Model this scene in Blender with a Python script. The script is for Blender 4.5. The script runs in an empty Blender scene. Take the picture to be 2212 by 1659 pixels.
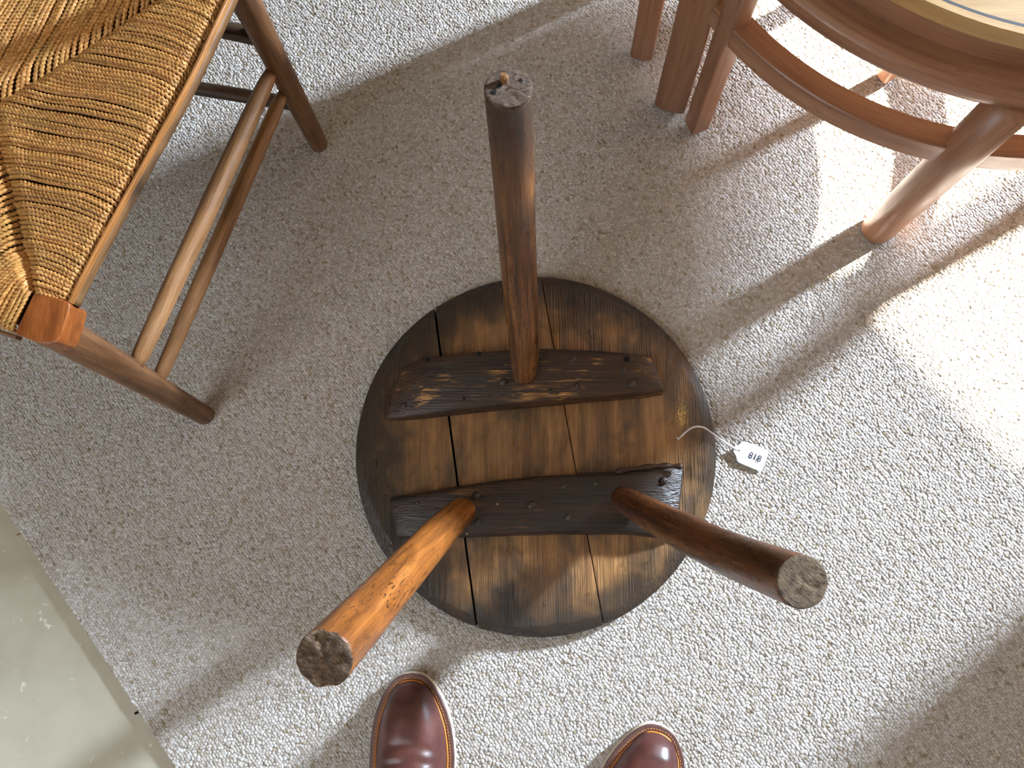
import bpy, bmesh, math, random
import numpy as np
from mathutils import Vector, Matrix, noise as mnoise
from mathutils.bvhtree import BVHTree

random.seed(7)
rng = np.random.default_rng(11)
C = bpy.context.scene.collection
sc = bpy.context.scene

# ------------------------------------------------------------------ camera
F_PX = 1750.0; CX = 1106.0; CY = 829.5; CAM_H = 1.22        # image taken as 2212 x 1659
NADIR = (1190.0, 1150.0)                                     # where plumb lines meet in the photograph
d = np.array([NADIR[0]-CX, -(NADIR[1]-CY), -F_PX]); d /= np.linalg.norm(d)
EZ = -d
EX = np.array([1., 0, 0]) - EZ[0]*EZ; EX /= np.linalg.norm(EX)
EY = np.cross(EZ, EX)
R = np.array([EX, EY, EZ])                                   # camera axes -> world axes

def P(x, y, z=0.0):
    """world point at height z seen at photograph pixel (x, y)"""
    r = R @ np.array([x-CX, -(y-CY), -F_PX])
    k = (z-CAM_H)/r[2]
    return Vector((r[0]*k, r[1]*k, z))

cam_d = bpy.data.cameras.new('camera'); cam = bpy.data.objects.new('camera', cam_d); C.objects.link(cam)
cam_d.sensor_width = 36.0; cam_d.lens = 36.0*F_PX/2212.0; cam_d.clip_start = 0.01
M = Matrix([list(R[0]), list(R[1]), list(R[2])]).to_4x4(); M.translation = Vector((0, 0, CAM_H))
cam.matrix_world = M
sc.camera = cam

# room axes: nv points from the bare floor towards the window wall, tv runs along the carpet edge
nv = Vector((0.78, 0.626, 0)).normalized(); tv = Vector((nv.y, -nv.x, 0))
def NT(n, t, z=0.0):
    v = nv*n + tv*t
    return Vector((v.x, v.y, z))

# ------------------------------------------------------------------ light and exposure
w = bpy.data.worlds.new('sky'); sc.world = w; w.use_nodes = True
w.node_tree.nodes['Background'].inputs[0].default_value = (0.62, 0.78, 1.0, 1)
w.node_tree.nodes['Background'].inputs[1].default_value = 1.6

SUN_AZ = math.radians(29.5); SUN_EL = math.radians(27.0)
sd = bpy.data.lights.new('sun', 'SUN'); sun = bpy.data.objects.new('sun', sd); C.objects.link(sun)
sd.energy = 100.0; sd.angle = math.radians(0.4); sd.color = (1.0, 0.95, 0.86)
sdir = Vector((math.cos(SUN_AZ)*math.cos(SUN_EL), math.sin(SUN_AZ)*math.cos(SUN_EL), math.sin(SUN_EL)))
sun.rotation_euler = sdir.to_track_quat('Z', 'Y').to_euler(); sun.location = (6, 4, 4)

def area(name, pos, target, sx, sy, power, col):
    l = bpy.data.lights.new(name, 'AREA'); o = bpy.data.objects.new(name, l); C.objects.link(o)
    l.shape = 'RECTANGLE'; l.size = sx; l.size_y = sy; l.energy = power; l.color = col
    o.location = pos; o.rotation_euler = (Vector(pos)-Vector(target)).to_track_quat('Z', 'Y').to_euler()
    return o
# the bright hazy sky round the sun, seen low through the window
haze = area('sun_haze', NT(5.0, 0.55, 2.12), NT(0.3, 0.55, 0), 0.36, 0.8, 262, (0.68, 0.83, 1.0)); haze.data.spread = math.radians(60)
# the rest of the daylight that fills the window
area('window_sky', NT(4.62, 1.1, 1.15), NT(0, 0.6, 0.4), 1.9, 1.7, 20, (0.80, 0.92, 1.0))
# two added fill lights, far left and overhead, with no opening behind them
area('fill_left', NT(-2.5, 0.0, 1.5), NT(-0.2, 0, 0.1), 1.2, 1.3, 26, (0.8, 0.9, 1.0))
area('fill_above', NT(-1.5, 0.1, 2.46), NT(-1.0, 0.1, 0), 1.3, 1.3, 30, (0.86, 0.93, 1.0))

sc.view_settings.view_transform = 'Standard'; sc.view_settings.look = 'None'
sc.view_settings.gamma = 1.0; sc.view_settings.use_curve_mapping = False
sc.view_settings.exposure = 0.08
sc.cycles.max_bounces = 8; sc.cycles.diffuse_bounces = 5; sc.cycles.sample_clamp_indirect = 6.0

# ------------------------------------------------------------------ helpers
ROOT = {}
def root_of(o):
    while o.parent: o = o.parent
    return o

def mesh_obj(name, verts, faces, mat, parent=None, smooth=False, rest=None, mat_idx=None):
    off = root_of(parent).location if parent else Vector((0, 0, 0))
    me = bpy.data.meshes.new(name)
    me.from_pydata([tuple(Vector(v)-off) for v in verts], [], faces)
    mats = mat if isinstance(mat, (list, tuple)) else [mat]
    for m in mats: me.materials.append(m)
    if mat_idx is not None: me.polygons.foreach_set('material_index', mat_idx)
    if smooth: me.polygons.foreach_set('use_smooth', [True]*len(me.polygons))
    a = me.attributes.new('rest', 'FLOAT_VECTOR', 'POINT')
    r = rest if rest is not None else verts
    a.data.foreach_set('vector', np.array([tuple(v) for v in r], dtype=np.float32).ravel())
    me.update()
    o = bpy.data.objects.new(name, me); C.objects.link(o)
    if parent: o.parent = parent
    return o

def thing(name, label, cat, loc=(0, 0, 0), group=None):
    o = bpy.data.objects.new(name, None); C.objects.link(o); o.location = loc
    o.empty_display_size = 0.05
    o['label'] = label; o['category'] = cat
    if group: o['group'] = group
    return o

def structure(o): o['kind'] = 'structure'; return o

def frame_along(t, up=Vector((0, 0, 1))):
    t = t.normalized()
    if abs(t.dot(up)) > 0.98: up = Vector((1, 0, 0))
    a = up.cross(t).normalized(); b = t.cross(a)
    return a, b

def sweep(pts, radii, segs=20, caps=True, shape=None, up=Vector((0, 0, 1)), wob=0.0, seed=0.0):
    """tube through pts; shape(k, ang) -> radius factor; returns verts, faces, rest"""
    pts = [Vector(p) for p in pts]; V = []; Fa = []; RS = []; L = 0.0
    n = len(pts)
    for i, p in enumerate(pts):
        t = (pts[min(i+1, n-1)]-pts[max(i-1, 0)])
        if i == 0: a, b = frame_along(t, up)
        else:
            tt = t.normalized(); a = (a-tt*a.dot(tt)).normalized(); b = tt.cross(a)
        if i: L += (p-pts[i-1]).length
        ra = radii[i]
        rx, ry = ra if isinstance(ra, (tuple, list)) else (ra, ra)
        for k in range(segs):
            th = 2*math.pi*k/segs
            f = shape(i/(n-1), th) if shape else 1.0
            if wob: f *= 1+wob*mnoise.noise(Vector((math.cos(th)*1.2, math.sin(th)*1.2, L*14+seed)))
            x = math.cos(th)*rx*f; y = math.sin(th)*ry*f
            V.append(p+a*x+b*y); RS.append(Vector((x+seed, y, L)))
    for i in range(n-1):
        for k in range(segs):
            k2 = (k+1) % segs
            Fa.append((i*segs+k, i*segs+k2, (i+1)*segs+k2, (i+1)*segs+k))
    if caps:
        Fa.append(tuple(reversed(range(segs)))); Fa.append(tuple(range((n-1)*segs, n*segs)))
    return V, Fa, RS

def lerp_path(pts, n):
    """Catmull-Rom through pts, n samples"""
    pts = [Vector(p) for p in pts]; m = len(pts)
    out = []
    for j in range(n):
        u = j/(n-1)*(m-1); i = min(int(u), m-2); f = u-i
        p0 = pts[max(i-1, 0)]; p1 = pts[i]; p2 = pts[i+1]; p3 = pts[min(i+2, m-1)]
        out.append(0.5*((2*p1)+(p2-p0)*f+(2*p0-5*p1+4*p2-p3)*f*f+(3*p1-p0-3*p2+p3)*f**3))
    return out

def prism(poly_top, poly_bot, zt, zb):
    n = len(poly_top)
    V = [Vector((p[0], p[1], zt if not callable(zt) else zt(p))) for p in poly_top]+[Vector((p[0], p[1], zb)) for p in poly_bot]
    Fa = [tuple(range(n)), tuple(reversed(range(n, 2*n)))]
    for i in range(n):
        j = (i+1) % n
        Fa.append((j, i, n+i, n+j))
    return V, Fa

def box_pts(c0, ax, ay, az):
    """8 corners from corner c0 and three edge vectors"""
    V = [c0, c0+ax, c0+ax+ay, c0+ay]; V += [v+az for v in V]
    Fa = [(3, 2, 1, 0), (4, 5, 6, 7), (0, 1, 5, 4), (1, 2, 6, 5), (2, 3, 7, 6), (3, 0, 4, 7)]
    return V, Fa

def bevel(o, wdt, seg=2, ang=40):
    m = o.modifiers.new('bevel', 'BEVEL'); m.width = wdt; m.segments = seg; m.limit_method = 'ANGLE'; m.angle_limit = math.radians(ang)
    o.data.polygons.foreach_set('use_smooth', [True]*len(o.data.polygons))
    return o

# ------------------------------------------------------------------ materials
def srgb(r, g, b):
    f = lambda c: (c/255/12.92) if c/255 <= 0.04045 else ((c/255+0.055)/1.055)**2.4
    return (f(r), f(g), f(b), 1)

class NT_:
    def __init__(s, name):
        s.m = bpy.data.materials.new(name); s.m.use_nodes = True
        s.t = s.m.node_tree; s.bs = s.t.nodes['Principled BSDF']
    def n(s, ty, **kw):
        o = s.t.nodes.new(ty)
        for k, v in kw.items():
            if k.startswith('i_'):
                key = k[2:]; key = int(key) if key.isdigit() else key.replace('_', ' ')
                o.inputs[key].default_value = v
            else: setattr(o, k, v)
        return o
    def l(s, a, b): s.t.links.new(a, b)
    def rest(s, scale=(1, 1, 1), loc=(0, 0, 0)):
        a = s.n('ShaderNodeAttribute', attribute_name='rest'); m = s.n('ShaderNodeMapping')
        m.inputs['Scale'].default_value = scale; m.inputs['Location'].default_value = loc
        s.l(a.outputs['Vector'], m.inputs['Vector']); return m.outputs[0]
    def noise(s, vec, scale=1, detail=4, rough=0.55, dist=0.0):
        o = s.n('ShaderNodeTexNoise'); o.inputs['Scale'].default_value = scale; o.inputs['Detail'].default_value = detail
        o.inputs['Roughness'].default_value = rough; o.inputs['Distortion'].default_value = dist
        s.l(vec, o.inputs['Vector']); return o.outputs['Fac']
    def ramp(s, fac, stops):
        o = s.n('ShaderNodeValToRGB'); e = o.color_ramp.elements
        while len(e) < len(stops): e.new(0.5)
        for k, (p, c) in enumerate(stops):
            e[k].position = p; e[k].color = c if len(c) == 4 else (*c, 1)
        s.l(fac, o.inputs['Fac']); return o.outputs['Color']
    def mix(s, fac, a, b, mode='MIX'):
        o = s.n('ShaderNodeMix', data_type='RGBA', blend_type=mode)
        for key, v in ((0, fac), (6, a), (7, b)):
            if hasattr(v, 'links'): s.l(v, o.inputs[key])
            else: o.inputs[key].default_value = v
        return o.outputs[2]
    def math(s, op, a, b=0.0, clamp=False):
        o = s.n('ShaderNodeMath', operation=op, use_clamp=clamp)
        for k, v in ((0, a), (1, b)):
            if hasattr(v, 'links'): s.l(v, o.inputs[k])
            else: o.inputs[k].default_value = v
        return o.outputs[0]
    def bump(s, h, strength, dist):
        o = s.n('ShaderNodeBump'); o.inputs['Strength'].default_value = strength; o.inputs['Distance'].default_value = dist
        s.l(h, o.inputs['Height']); s.l(o.outputs[0], s.bs.inputs['Normal'])

BW = lambda a, b: [(a, (0, 0, 0)), (b, (1, 1, 1))]

def wood(name, dark, mid, light, cross=40, along=2.5, rough=0.45, fleck=0.0, blotch=0.5, scratch=0.0, bump=0.25,
         rim=None, dirt=(0.012, 0.009, 0.007, 1), wear=None, spec=0.5, grain=1.0, flakes=None, tip=None):
    """wood whose grain runs along the third component of the 'rest' attribute (metres)"""
    k = NT_(name)
    g1 = k.noise(k.rest((cross, cross, along)), 1, 5, 0.6, 0.6)
    col = k.ramp(g1, [(0.3, dark), (0.5, mid), (0.72, light)])
    fine = k.noise(k.rest((cross*9, cross*9, along*5)), 1, 3, 0.6)
    col = k.mix(0.55*grain, col, k.ramp(fine, [(0.35, (0.35, 0.32, 0.3)), (0.6, (1, 1, 1))]), 'MULTIPLY')
    if blotch:
        bl = k.noise(k.rest((14, 14, 9), (3, 1, 7)), 1, 4, 0.6, 0.5)
        col = k.mix(k.math('MULTIPLY', k.ramp(bl, BW(0.48, 0.68)), blotch), col, dirt)
    if fleck:
        fl = k.noise(k.rest((330, 330, 75), (9, 2, 5)), 1, 3, 0.6, 0.9)
        zone = k.ramp(k.noise(k.rest((30, 30, 12), (1, 8, 2)), 1, 2), BW(0.42, 0.62))
        m = k.math('MULTIPLY', k.math('MULTIPLY', k.ramp(fl, BW(0.55, 0.63)), zone), fleck)
        col = k.mix(m, col, dirt)
    if wear is not None:
        wn = k.noise(k.rest((160, 160, 18), (4, 4, 1)), 1, 3, 0.6, 0.5)
        wz = k.ramp(k.noise(k.rest((22, 22, 12), (7, 3, 2)), 1, 2), BW(0.5, 0.66))
        m = k.math('MULTIPLY', k.ramp(wn, BW(0.54, 0.64)), wz)
        col = k.mix(k.math('MULTIPLY', m, wear[1]), col, wear[0])
    if rim:            # grime and wax built up towards the round edge of the board
        cx, cy, r0, r1 = rim
        a = k.n('ShaderNodeAttribute', attribute_name='rest'); sx = k.n('ShaderNodeSeparateXYZ'); k.l(a.outputs['Vector'], sx.inputs[0])
        dx = k.math('SUBTRACT', sx.outputs[0], cx); dy = k.math('SUBTRACT', sx.outputs[2], cy)
        rr = k.math('SQRT', k.math('ADD', k.math('MULTIPLY', dx, dx), k.math('MULTIPLY', dy, dy)))
        nz = k.noise(k.rest((16, 16, 16), (2, 5, 1)), 1, 5, 0.6, 0.4)
        rr = k.math('ADD', rr, k.math('MULTIPLY', k.math('SUBTRACT', nz, 0.5), 0.16))
        mr = k.n('ShaderNodeMapRange', interpolation_type='SMOOTHSTEP'); mr.inputs[1].default_value = r0; mr.inputs[2].default_value = r1
        k.l(rr, mr.inputs[0])
        col = k.mix(k.math('MULTIPLY', mr.outputs[0], 0.93), col, dirt)
    if tip:            # handled, blackened end of a leg
        a = k.n('ShaderNodeAttribute', attribute_name='rest'); sx = k.n('ShaderNodeSeparateXYZ'); k.l(a.outputs['Vector'], sx.inputs[0])
        zz = k.math('ADD', sx.outputs[2], k.math('MULTIPLY', k.math('SUBTRACT', k.noise(k.rest((60, 60, 8)), 1, 3), 0.5), 0.16))
        mr = k.n('ShaderNodeMapRange'); mr.inputs[1].default_value = tip[0]; mr.inputs[2].default_value = tip[1]; k.l(zz, mr.inputs[0])
        col = k.mix(k.math('MULTIPLY', mr.outputs[0], 0.8), col, dirt)
    if flakes:         # flakes of old gilt left in the grain
        fx, fy, rx, ry, fc = flakes
        a = k.n('ShaderNodeAttribute', attribute_name='rest'); sx = k.n('ShaderNodeSeparateXYZ'); k.l(a.outputs['Vector'], sx.inputs[0])
        dx = k.math('DIVIDE', k.math('SUBTRACT', sx.outputs[0], fx), rx); dy = k.math('DIVIDE', k.math('SUBTRACT', sx.outputs[2], fy), ry)
        rr = k.math('SQRT', k.math('ADD', k.math('MULTIPLY', dx, dx), k.math('MULTIPLY', dy, dy)))
        fn = k.noise(k.rest((520, 520, 190)), 1, 4, 0.7, 1.2)
        m = k.math('MULTIPLY', k.ramp(fn, BW(0.52, 0.56)), k.ramp(rr, [(0.35, (1, 1, 1)), (1.0, (0, 0, 0))]))
        col = k.mix(m, col, fc)
    k.l(col, k.bs.inputs['Base Color'])
    k.bs.inputs['Specular IOR Level'].default_value = spec
    rn = k.ramp(k.noise(k.rest((60, 60, 30)), 1, 3), [(0.3, (rough*0.75,)*3), (0.7, (min(1, rough*1.3),)*3)])
    k.l(rn, k.bs.inputs['Roughness'])
    h = k.math('ADD', k.math('MULTIPLY', fine, 1.0), k.math('MULTIPLY', g1, 0.6))
    if scratch:
        s1 = k.noise(k.rest((420, 420, 9), (5, 5, 5)), 1, 2, 0.6)
        h = k.math('ADD', h, k.math('MULTIPLY', k.ramp(s1, BW(0.45, 0.75)), scratch))
    k.bump(h, bump, 0.002)
    return k.m

DIRT = srgb(40, 34, 29)
m_plank = wood('old_oak_board', srgb(108, 76, 48), srgb(150, 108, 66), srgb(180, 134, 82), cross=60, along=4, rough=0.36, blotch=0.75,
               scratch=1.6, bump=0.55, rim=(-0.006, 0.121, 0.165, 0.258), dirt=DIRT, grain=0.7, flakes=(P(1474, 895, .026).x, P(1474, 895, .026).y, 0.011, 0.030, srgb(222, 184, 96)))
m_cleat = wood('dark_batten_wood', srgb(30, 24, 21), srgb(50, 38, 31), srgb(72, 48, 34), cross=45, along=3, rough=0.38, blotch=0.7,
               scratch=0.7, bump=0.4, dirt=srgb(34, 31, 28), wear=(srgb(170, 118, 66), 0.28))
m_cleat_worn = wood('worn_batten_wood', srgb(40, 29, 23), srgb(66, 44, 31), srgb(92, 58, 36), cross=45, along=3, rough=0.42, blotch=0.6,
               scratch=0.7, bump=0.4, dirt=srgb(36, 33, 29), wear=(srgb(190, 138, 76), 0.85))
m_leg_dark = wood('brown_leg_wood', srgb(58, 37, 25), srgb(118, 76, 43), srgb(158, 106, 60), cross=150, along=5, rough=0.3, fleck=0.8, blotch=0.5,
                  scratch=0.35, bump=0.25, dirt=srgb(44, 31, 24), tip=(.36, .45))
m_leg_right = wood('dark_leg_wood', srgb(46, 28, 18), srgb(92, 54, 31), srgb(128, 80, 46), cross=120, along=5, rough=0.28, fleck=0.5, blotch=0.4,
                   scratch=0.3, bump=0.2, dirt=srgb(38, 25, 19))
m_leg_orange = wood('orange_leg_wood', srgb(110, 64, 28), srgb(158, 94, 40), srgb(184, 118, 58), cross=80, along=6, rough=0.33, fleck=1.0, blotch=0.35,
                  scratch=0.25, bump=0.22, dirt=srgb(58, 36, 24))
m_chair_wood = wood('chair_beech', srgb(112, 76, 46), srgb(152, 108, 68), srgb(178, 132, 86), cross=45, along=4, rough=0.45, blotch=0.3, bump=0.15, dirt=srgb(60, 36, 22))
m_chair_leg = wood('chair_leg_wood', srgb(84, 54, 33), srgb(118, 80, 50), srgb(144, 102, 66), cross=45, along=4, rough=0.42, blotch=0.4, bump=0.15, dirt=srgb(56, 34, 22))
m_chair_dark = wood('chair_dark_wood', srgb(58, 42, 32), srgb(84, 62, 46), srgb(106, 80, 60), cross=45, along=4, rough=0.45, blotch=0.4, bump=0.15, dirt=srgb(36, 24, 18))
m_block = wood('corner_block_wood', srgb(120, 62, 26), srgb(150, 82, 36), srgb(172, 102, 50), cross=50, along=10, rough=0.25, blotch=0.4, bump=0.12, dirt=srgb(64, 36, 22))
m_lath = wood('edging_lath_wood', srgb(146, 92, 44), srgb(176, 118, 62), srgb(196, 140, 84), cross=60, along=4, rough=0.4, blotch=0.35, bump=0.15, dirt=srgb(80, 50, 30))
m_teak = wood('teak', srgb(132, 90, 66), srgb(154, 110, 82), srgb(172, 128, 98), cross=60, along=3, rough=0.36, blotch=0.0, bump=0.08, grain=0.5)
m_teak_top = wood('teak_top', srgb(160, 122, 72), srgb(178, 138, 84), srgb(192, 154, 98), cross=60, along=3, rough=0.5, blotch=0.0, bump=0.06, grain=0.4)
m_line = wood('dark_inlay', srgb(40, 40, 42), srgb(50, 50, 52), srgb(60, 60, 60), blotch=0, rough=0.5)

def endgrain(name, dark, mid, light, dirx):
    k = NT_(name)
    sc3 = (170, 900, 170) if dirx == 0 else (900, 170, 170)
    a = k.noise(k.rest(sc3), 1, 4, 0.65, 0.3); b = k.noise(k.rest((120, 120, 120), (3, 3, 3)), 1, 4, 0.7)
    h = k.math('ADD', k.math('MULTIPLY', a, 0.6), k.math('MULTIPLY', b, 0.5))
    k.l(k.ramp(h, [(0.4, dark), (0.55, mid), (0.72, light)]), k.bs.inputs['Base Color'])
    k.bs.inputs['Roughness'].default_value = 0.85
    k.bump(h, 1.0, 0.004)
    return k.m
m_end_a = endgrain('end_grain_grey', srgb(48, 36, 28), srgb(94, 76, 62), srgb(140, 118, 98), 0)
m_end_b = endgrain('end_grain_brown', srgb(36, 26, 19), srgb(98, 76, 57), srgb(146, 122, 96), 0)
m_end_c = endgrain('end_grain_tan', srgb(50, 38, 28), srgb(98, 80, 60), srgb(134, 114, 88), 1)

def plain(name, col, rough=0.6, metal=0.0, nscale=0, nb=0.0, spec=0.5, var=0.15):
    k = NT_(name)
    k.bs.inputs['Roughness'].default_value = rough; k.bs.inputs['Metallic'].default_value = metal
    k.bs.inputs['Specular IOR Level'].default_value = spec
    nz = k.noise(k.rest((1, 1, 1)), nscale or 60, 4, 0.6)
    lo = tuple(c*(1-var) for c in col[:3])+(1,); hi = tuple(min(1, c*(1+var)) for c in col[:3])+(1,)
    k.l(k.ramp(nz, [(0.3, lo), (0.7, hi)]), k.bs.inputs['Base Color'])
    if nb: k.bump(nz, nb, 0.001)
    return k.m
m_wall = plain('grey_plaster', srgb(172, 160, 144), 0.9, nscale=20, nb=0.05, var=0.02)
m_white_frame = plain('white_frame_paint', srgb(235, 235, 232), 0.5, var=0.02)
m_nail = plain('iron_nail', srgb(70, 62, 57), 0.36, 0.5, nscale=500, nb=0.5)
m_nail_pale = plain('pale_peg', srgb(150, 124, 92), 0.6, nscale=500, nb=0.3)
m_hole = plain('dark_hole', srgb(12, 9, 8), 0.9)
m_card = plain('white_card', srgb(244, 244, 244), 0.55, nscale=400, var=0.01)
m_ink = plain('navy_ink', srgb(34, 38, 56), 0.6, nscale=300, var=0.15)
m_string = plain('white_thread', srgb(226, 220, 216), 0.8, nscale=900, nb=0.6, var=0.08)
m_welt = plain('welt_leather', srgb(92, 62, 56), 0.5, nscale=200, nb=0.1)
m_welt_edge = plain('cream_sole_edge', srgb(222, 206, 184), 0.6, nscale=200)
m_thread = plain('orange_stitch', srgb(206, 132, 48), 0.6, nscale=300)
m_cove = plain('orange_seam', srgb(196, 116, 34), 0.5, nscale=300)

# shoe leather
k = NT_('oxblood_leather')
n1 = k.noise(k.rest((1, 1, 1)), 22, 4, 0.6, 0.4); n2 = k.noise(k.rest((1, 1, 1)), 600, 2, 0.5)
k.l(k.ramp(n1, [(0.3, srgb(58, 33, 30)), (0.5, srgb(82, 47, 42)), (0.75, srgb(108, 64, 56))]), k.bs.inputs['Base Color'])
k.bs.inputs['Roughness'].default_value = 0.34; k.bump(n2, 0.08, 0.0006); m_leather = k.m

# rush
k = NT_('twisted_rush')
at = k.n('ShaderNodeAttribute', attribute_name='tone')
n1 = k.noise(k.rest((1, 1, 1)), 260, 3, 0.6); n2 = k.noise(k.rest((1, 1, 1)), 30, 2, 0.5)
cc = k.ramp(n1, [(0.25, srgb(132, 86, 42)), (0.5, srgb(184, 130, 68)), (0.78, srgb(222, 178, 116))])
cc = k.mix(k.ramp(n2, BW(0.4, 0.7)), cc, k.mix(0.3, cc, srgb(140, 122, 60)))
cc = k.mix(0.75, cc, k.ramp(at.outputs['Fac'], [(0, (0.62, 0.55, 0.46)), (1, (1.35, 1.3, 1.2))]), 'MULTIPLY')
k.l(cc, k.bs.inputs['Base Color']); k.bs.inputs['Roughness'].default_value = 0.5; k.bump(n1, 0.3, 0.0008); m_rush = k.m
m_stuffing = plain('rush_stuffing', srgb(58, 40, 20), 0.9, nscale=300, nb=0.4)

# carpet
def carpet_mat(name, inst):
    k = NT_(name)
    if inst:
        a = k.n('ShaderNodeAttribute', attribute_name='tint', attribute_type='INSTANCER'); f = a.outputs['Fac']
    else:
        f = k.noise(k.rest((1, 1, 1)), 240, 2, 0.6)
    col = k.ramp(f, [(0.0, srgb(150, 136, 108)), (0.22, srgb(176, 167, 156)), (0.6, srgb(188, 182, 176)), (1.0, srgb(202, 198, 195))])
    k.l(col, k.bs.inputs['Base Color']); k.bs.inputs['Roughness'].default_value = 0.95; k.bs.inputs['Specular IOR Level'].default_value = 0.1
    g = k.n('ShaderNodeTexCoord'); nz = k.noise(g.outputs['Object'], 700, 2, 0.6); k.bump(nz, 0.35, 0.001)
    return k.m
m_loop = carpet_mat('carpet_loop', True); m_carpet = carpet_mat('carpet_ground', False)
m_backing_shade = plain('backing_shade', srgb(150, 118, 62), 0.95, nscale=400, nb=0.5, var=0.3)

# bare floor beyond the carpet
k = NT_('beige_screed')
g = k.n('ShaderNodeTexCoord')
n1 = k.noise(g.outputs['Object'], 5, 6, 0.65, 0.3); n2 = k.noise(g.outputs['Object'], 60, 4, 0.6)
col = k.ramp(n1, [(0.3, srgb(160, 152, 132)), (0.6, srgb(178, 171, 151)), (0.8, srgb(188, 183, 166))])
col = k.mix(k.ramp(n2, BW(0.66, 0.76)), col, srgb(222, 216, 200))
vo = k.n('ShaderNodeTexVoronoi'); vo.inputs['Scale'].default_value = 9; k.l(g.outputs['Object'], vo.inputs['Vector'])
col = k.mix(k.ramp(vo.outputs['Distance'], [(0.0, (1, 1, 1)), (0.03, (0, 0, 0))]), col, srgb(96, 84, 66))
k.l(col, k.bs.inputs['Base Color']); k.bs.inputs['Roughness'].default_value = 0.55; k.bump(n2, 0.06, 0.002); m_floor = k.m

# ------------------------------------------------------------------ room shell
N0, N1, T0, T1, HC = -2.6, 4.4, -3.0, 3.2, 2.5
EDGE = -0.629                                            # n of the carpet edge
V, Fa = box_pts(NT(N0, T0, -0.109), nv*(N1-N0+0.1), -tv*(T0-T1), Vector((0, 0, 0.1)))
floor = structure(mesh_obj('floor', V, [f[::-1] for f in Fa], m_floor))
def slab(name, a, b, z0, z1, mat=m_wall):
    (n0, t0), (n1, t1) = a, b
    V, Fa = box_pts(NT(n0, t0, z0), nv*(n1-n0), tv*(t1-t0), Vector((0, 0, z1-z0)))
    return structure(mesh_obj(name, V, [f[::-1] for f in Fa], mat))
slab('ceiling', (N0-.1, T0-.1), (N1+.1, T1+.1), HC, HC+0.1)
slab('wall_left', (N0-.1, T0-.1), (N0, T1+.1), -0.109, HC)
slab('wall_front', (N0, T1), (N1+.1, T1+.1), -0.109, HC)
# back wall, solid from end to end
V = []; Fa = []
def addbox(n0, n1, t0, t1, z0, z1):
    v, f = box_pts(NT(n0, t0, z0), nv*(n1-n0), tv*(t1-t0), Vector((0, 0, z1-z0))); b = len(V)
    V.extend(v); Fa.extend([tuple(i+b for i in q[::-1]) for q in f])
addbox(N0, N1+.1, T0-.1, T0, -0.109, HC)
structure(mesh_obj('wall_back', V, Fa, m_wall))
# window wall: head height and central post put the sun patch where the photograph has it
WT0, WT1, WZ0, WZ1 = 0.08, 2.10, 0.12, 2.012
V = []; Fa = []
addbox(N1, N1+.1, T0, WT0, -0.109, HC); addbox(N1, N1+.1, WT1, T1, -0.109, HC)
addbox(N1, N1+.1, WT0, WT1, WZ1, HC); addbox(N1, N1+.1, WT0, WT1, -0.109, WZ0)
structure(mesh_obj('wall_right', V, Fa, m_wall))
V = []; Fa = []
addbox(N1+.03, N1+.08, WT0, WT0+.05, WZ0, WZ1); addbox(N1+.03, N1+.08, WT1-.05, WT1, WZ0, WZ1)
addbox(N1+.03, N1+.08, WT0, WT1, WZ0, WZ0+.05)
win = structure(mesh_obj('window_1', V, Fa, m_white_frame))
for tm in (0.645, 1.40):
    V = []; Fa = []
    addbox(N1+.03, N1+.08, tm-.040, tm+.040, WZ0, WZ1)
    mesh_obj('mullion', V, Fa, m_white_frame, win)
V = []; Fa = []
addbox(N0, N1, T0, T0+.015, 0, .09); structure(mesh_obj('baseboard_back', V, Fa, m_white_frame))

# ------------------------------------------------------------------ carpet
V = []; Fa = []
rows = 900; ts = np.linspace(T0, T1, rows)
# ground of the carpet: a thin slab with a slightly ragged cut edge
jag = lambda t, s: 0.0016*mnoise.noise(Vector((t*90, s, 0)))+0.0012*mnoise.noise(Vector((t*330, s+4, 0)))
for t in ts:
    V.append(NT(EDGE+jag(t, 1), t, -0.0013)); V.append(NT(EDGE+jag(t, 2)-0.002, t, -0.009)); V.append(NT(N1, t, -0.0013))
for i in range(rows-1):
    a, b = i*3, (i+1)*3
    Fa.append((a, b, b+2, a+2)); Fa.append((a+1, b+1, b, a))
carpet = structure(mesh_obj('carpet', V, [f[::-1] for f in Fa], m_carpet))
V = []; Fa = []
for t in ts:
    V.append(NT(EDGE+0.01, t, -0.0045)); V.append(NT(EDGE-0.0035+jag(t, 7)*1.6, t, -0.0055)); V.append(NT(EDGE-0.0035+jag(t, 7)*1.6, t, -0.009))
for i in range(rows-1):
    a, b = i*3, (i+1)*3
    Fa.append((a, b, b+1, a+1)); Fa.append((a+1, b+1, b+2, a+2))
mesh_obj('backing_shade', V, Fa, m_backing_shade, carpet)  # ochre backing, widened past the cut edge to paint its yellowish shadow

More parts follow.
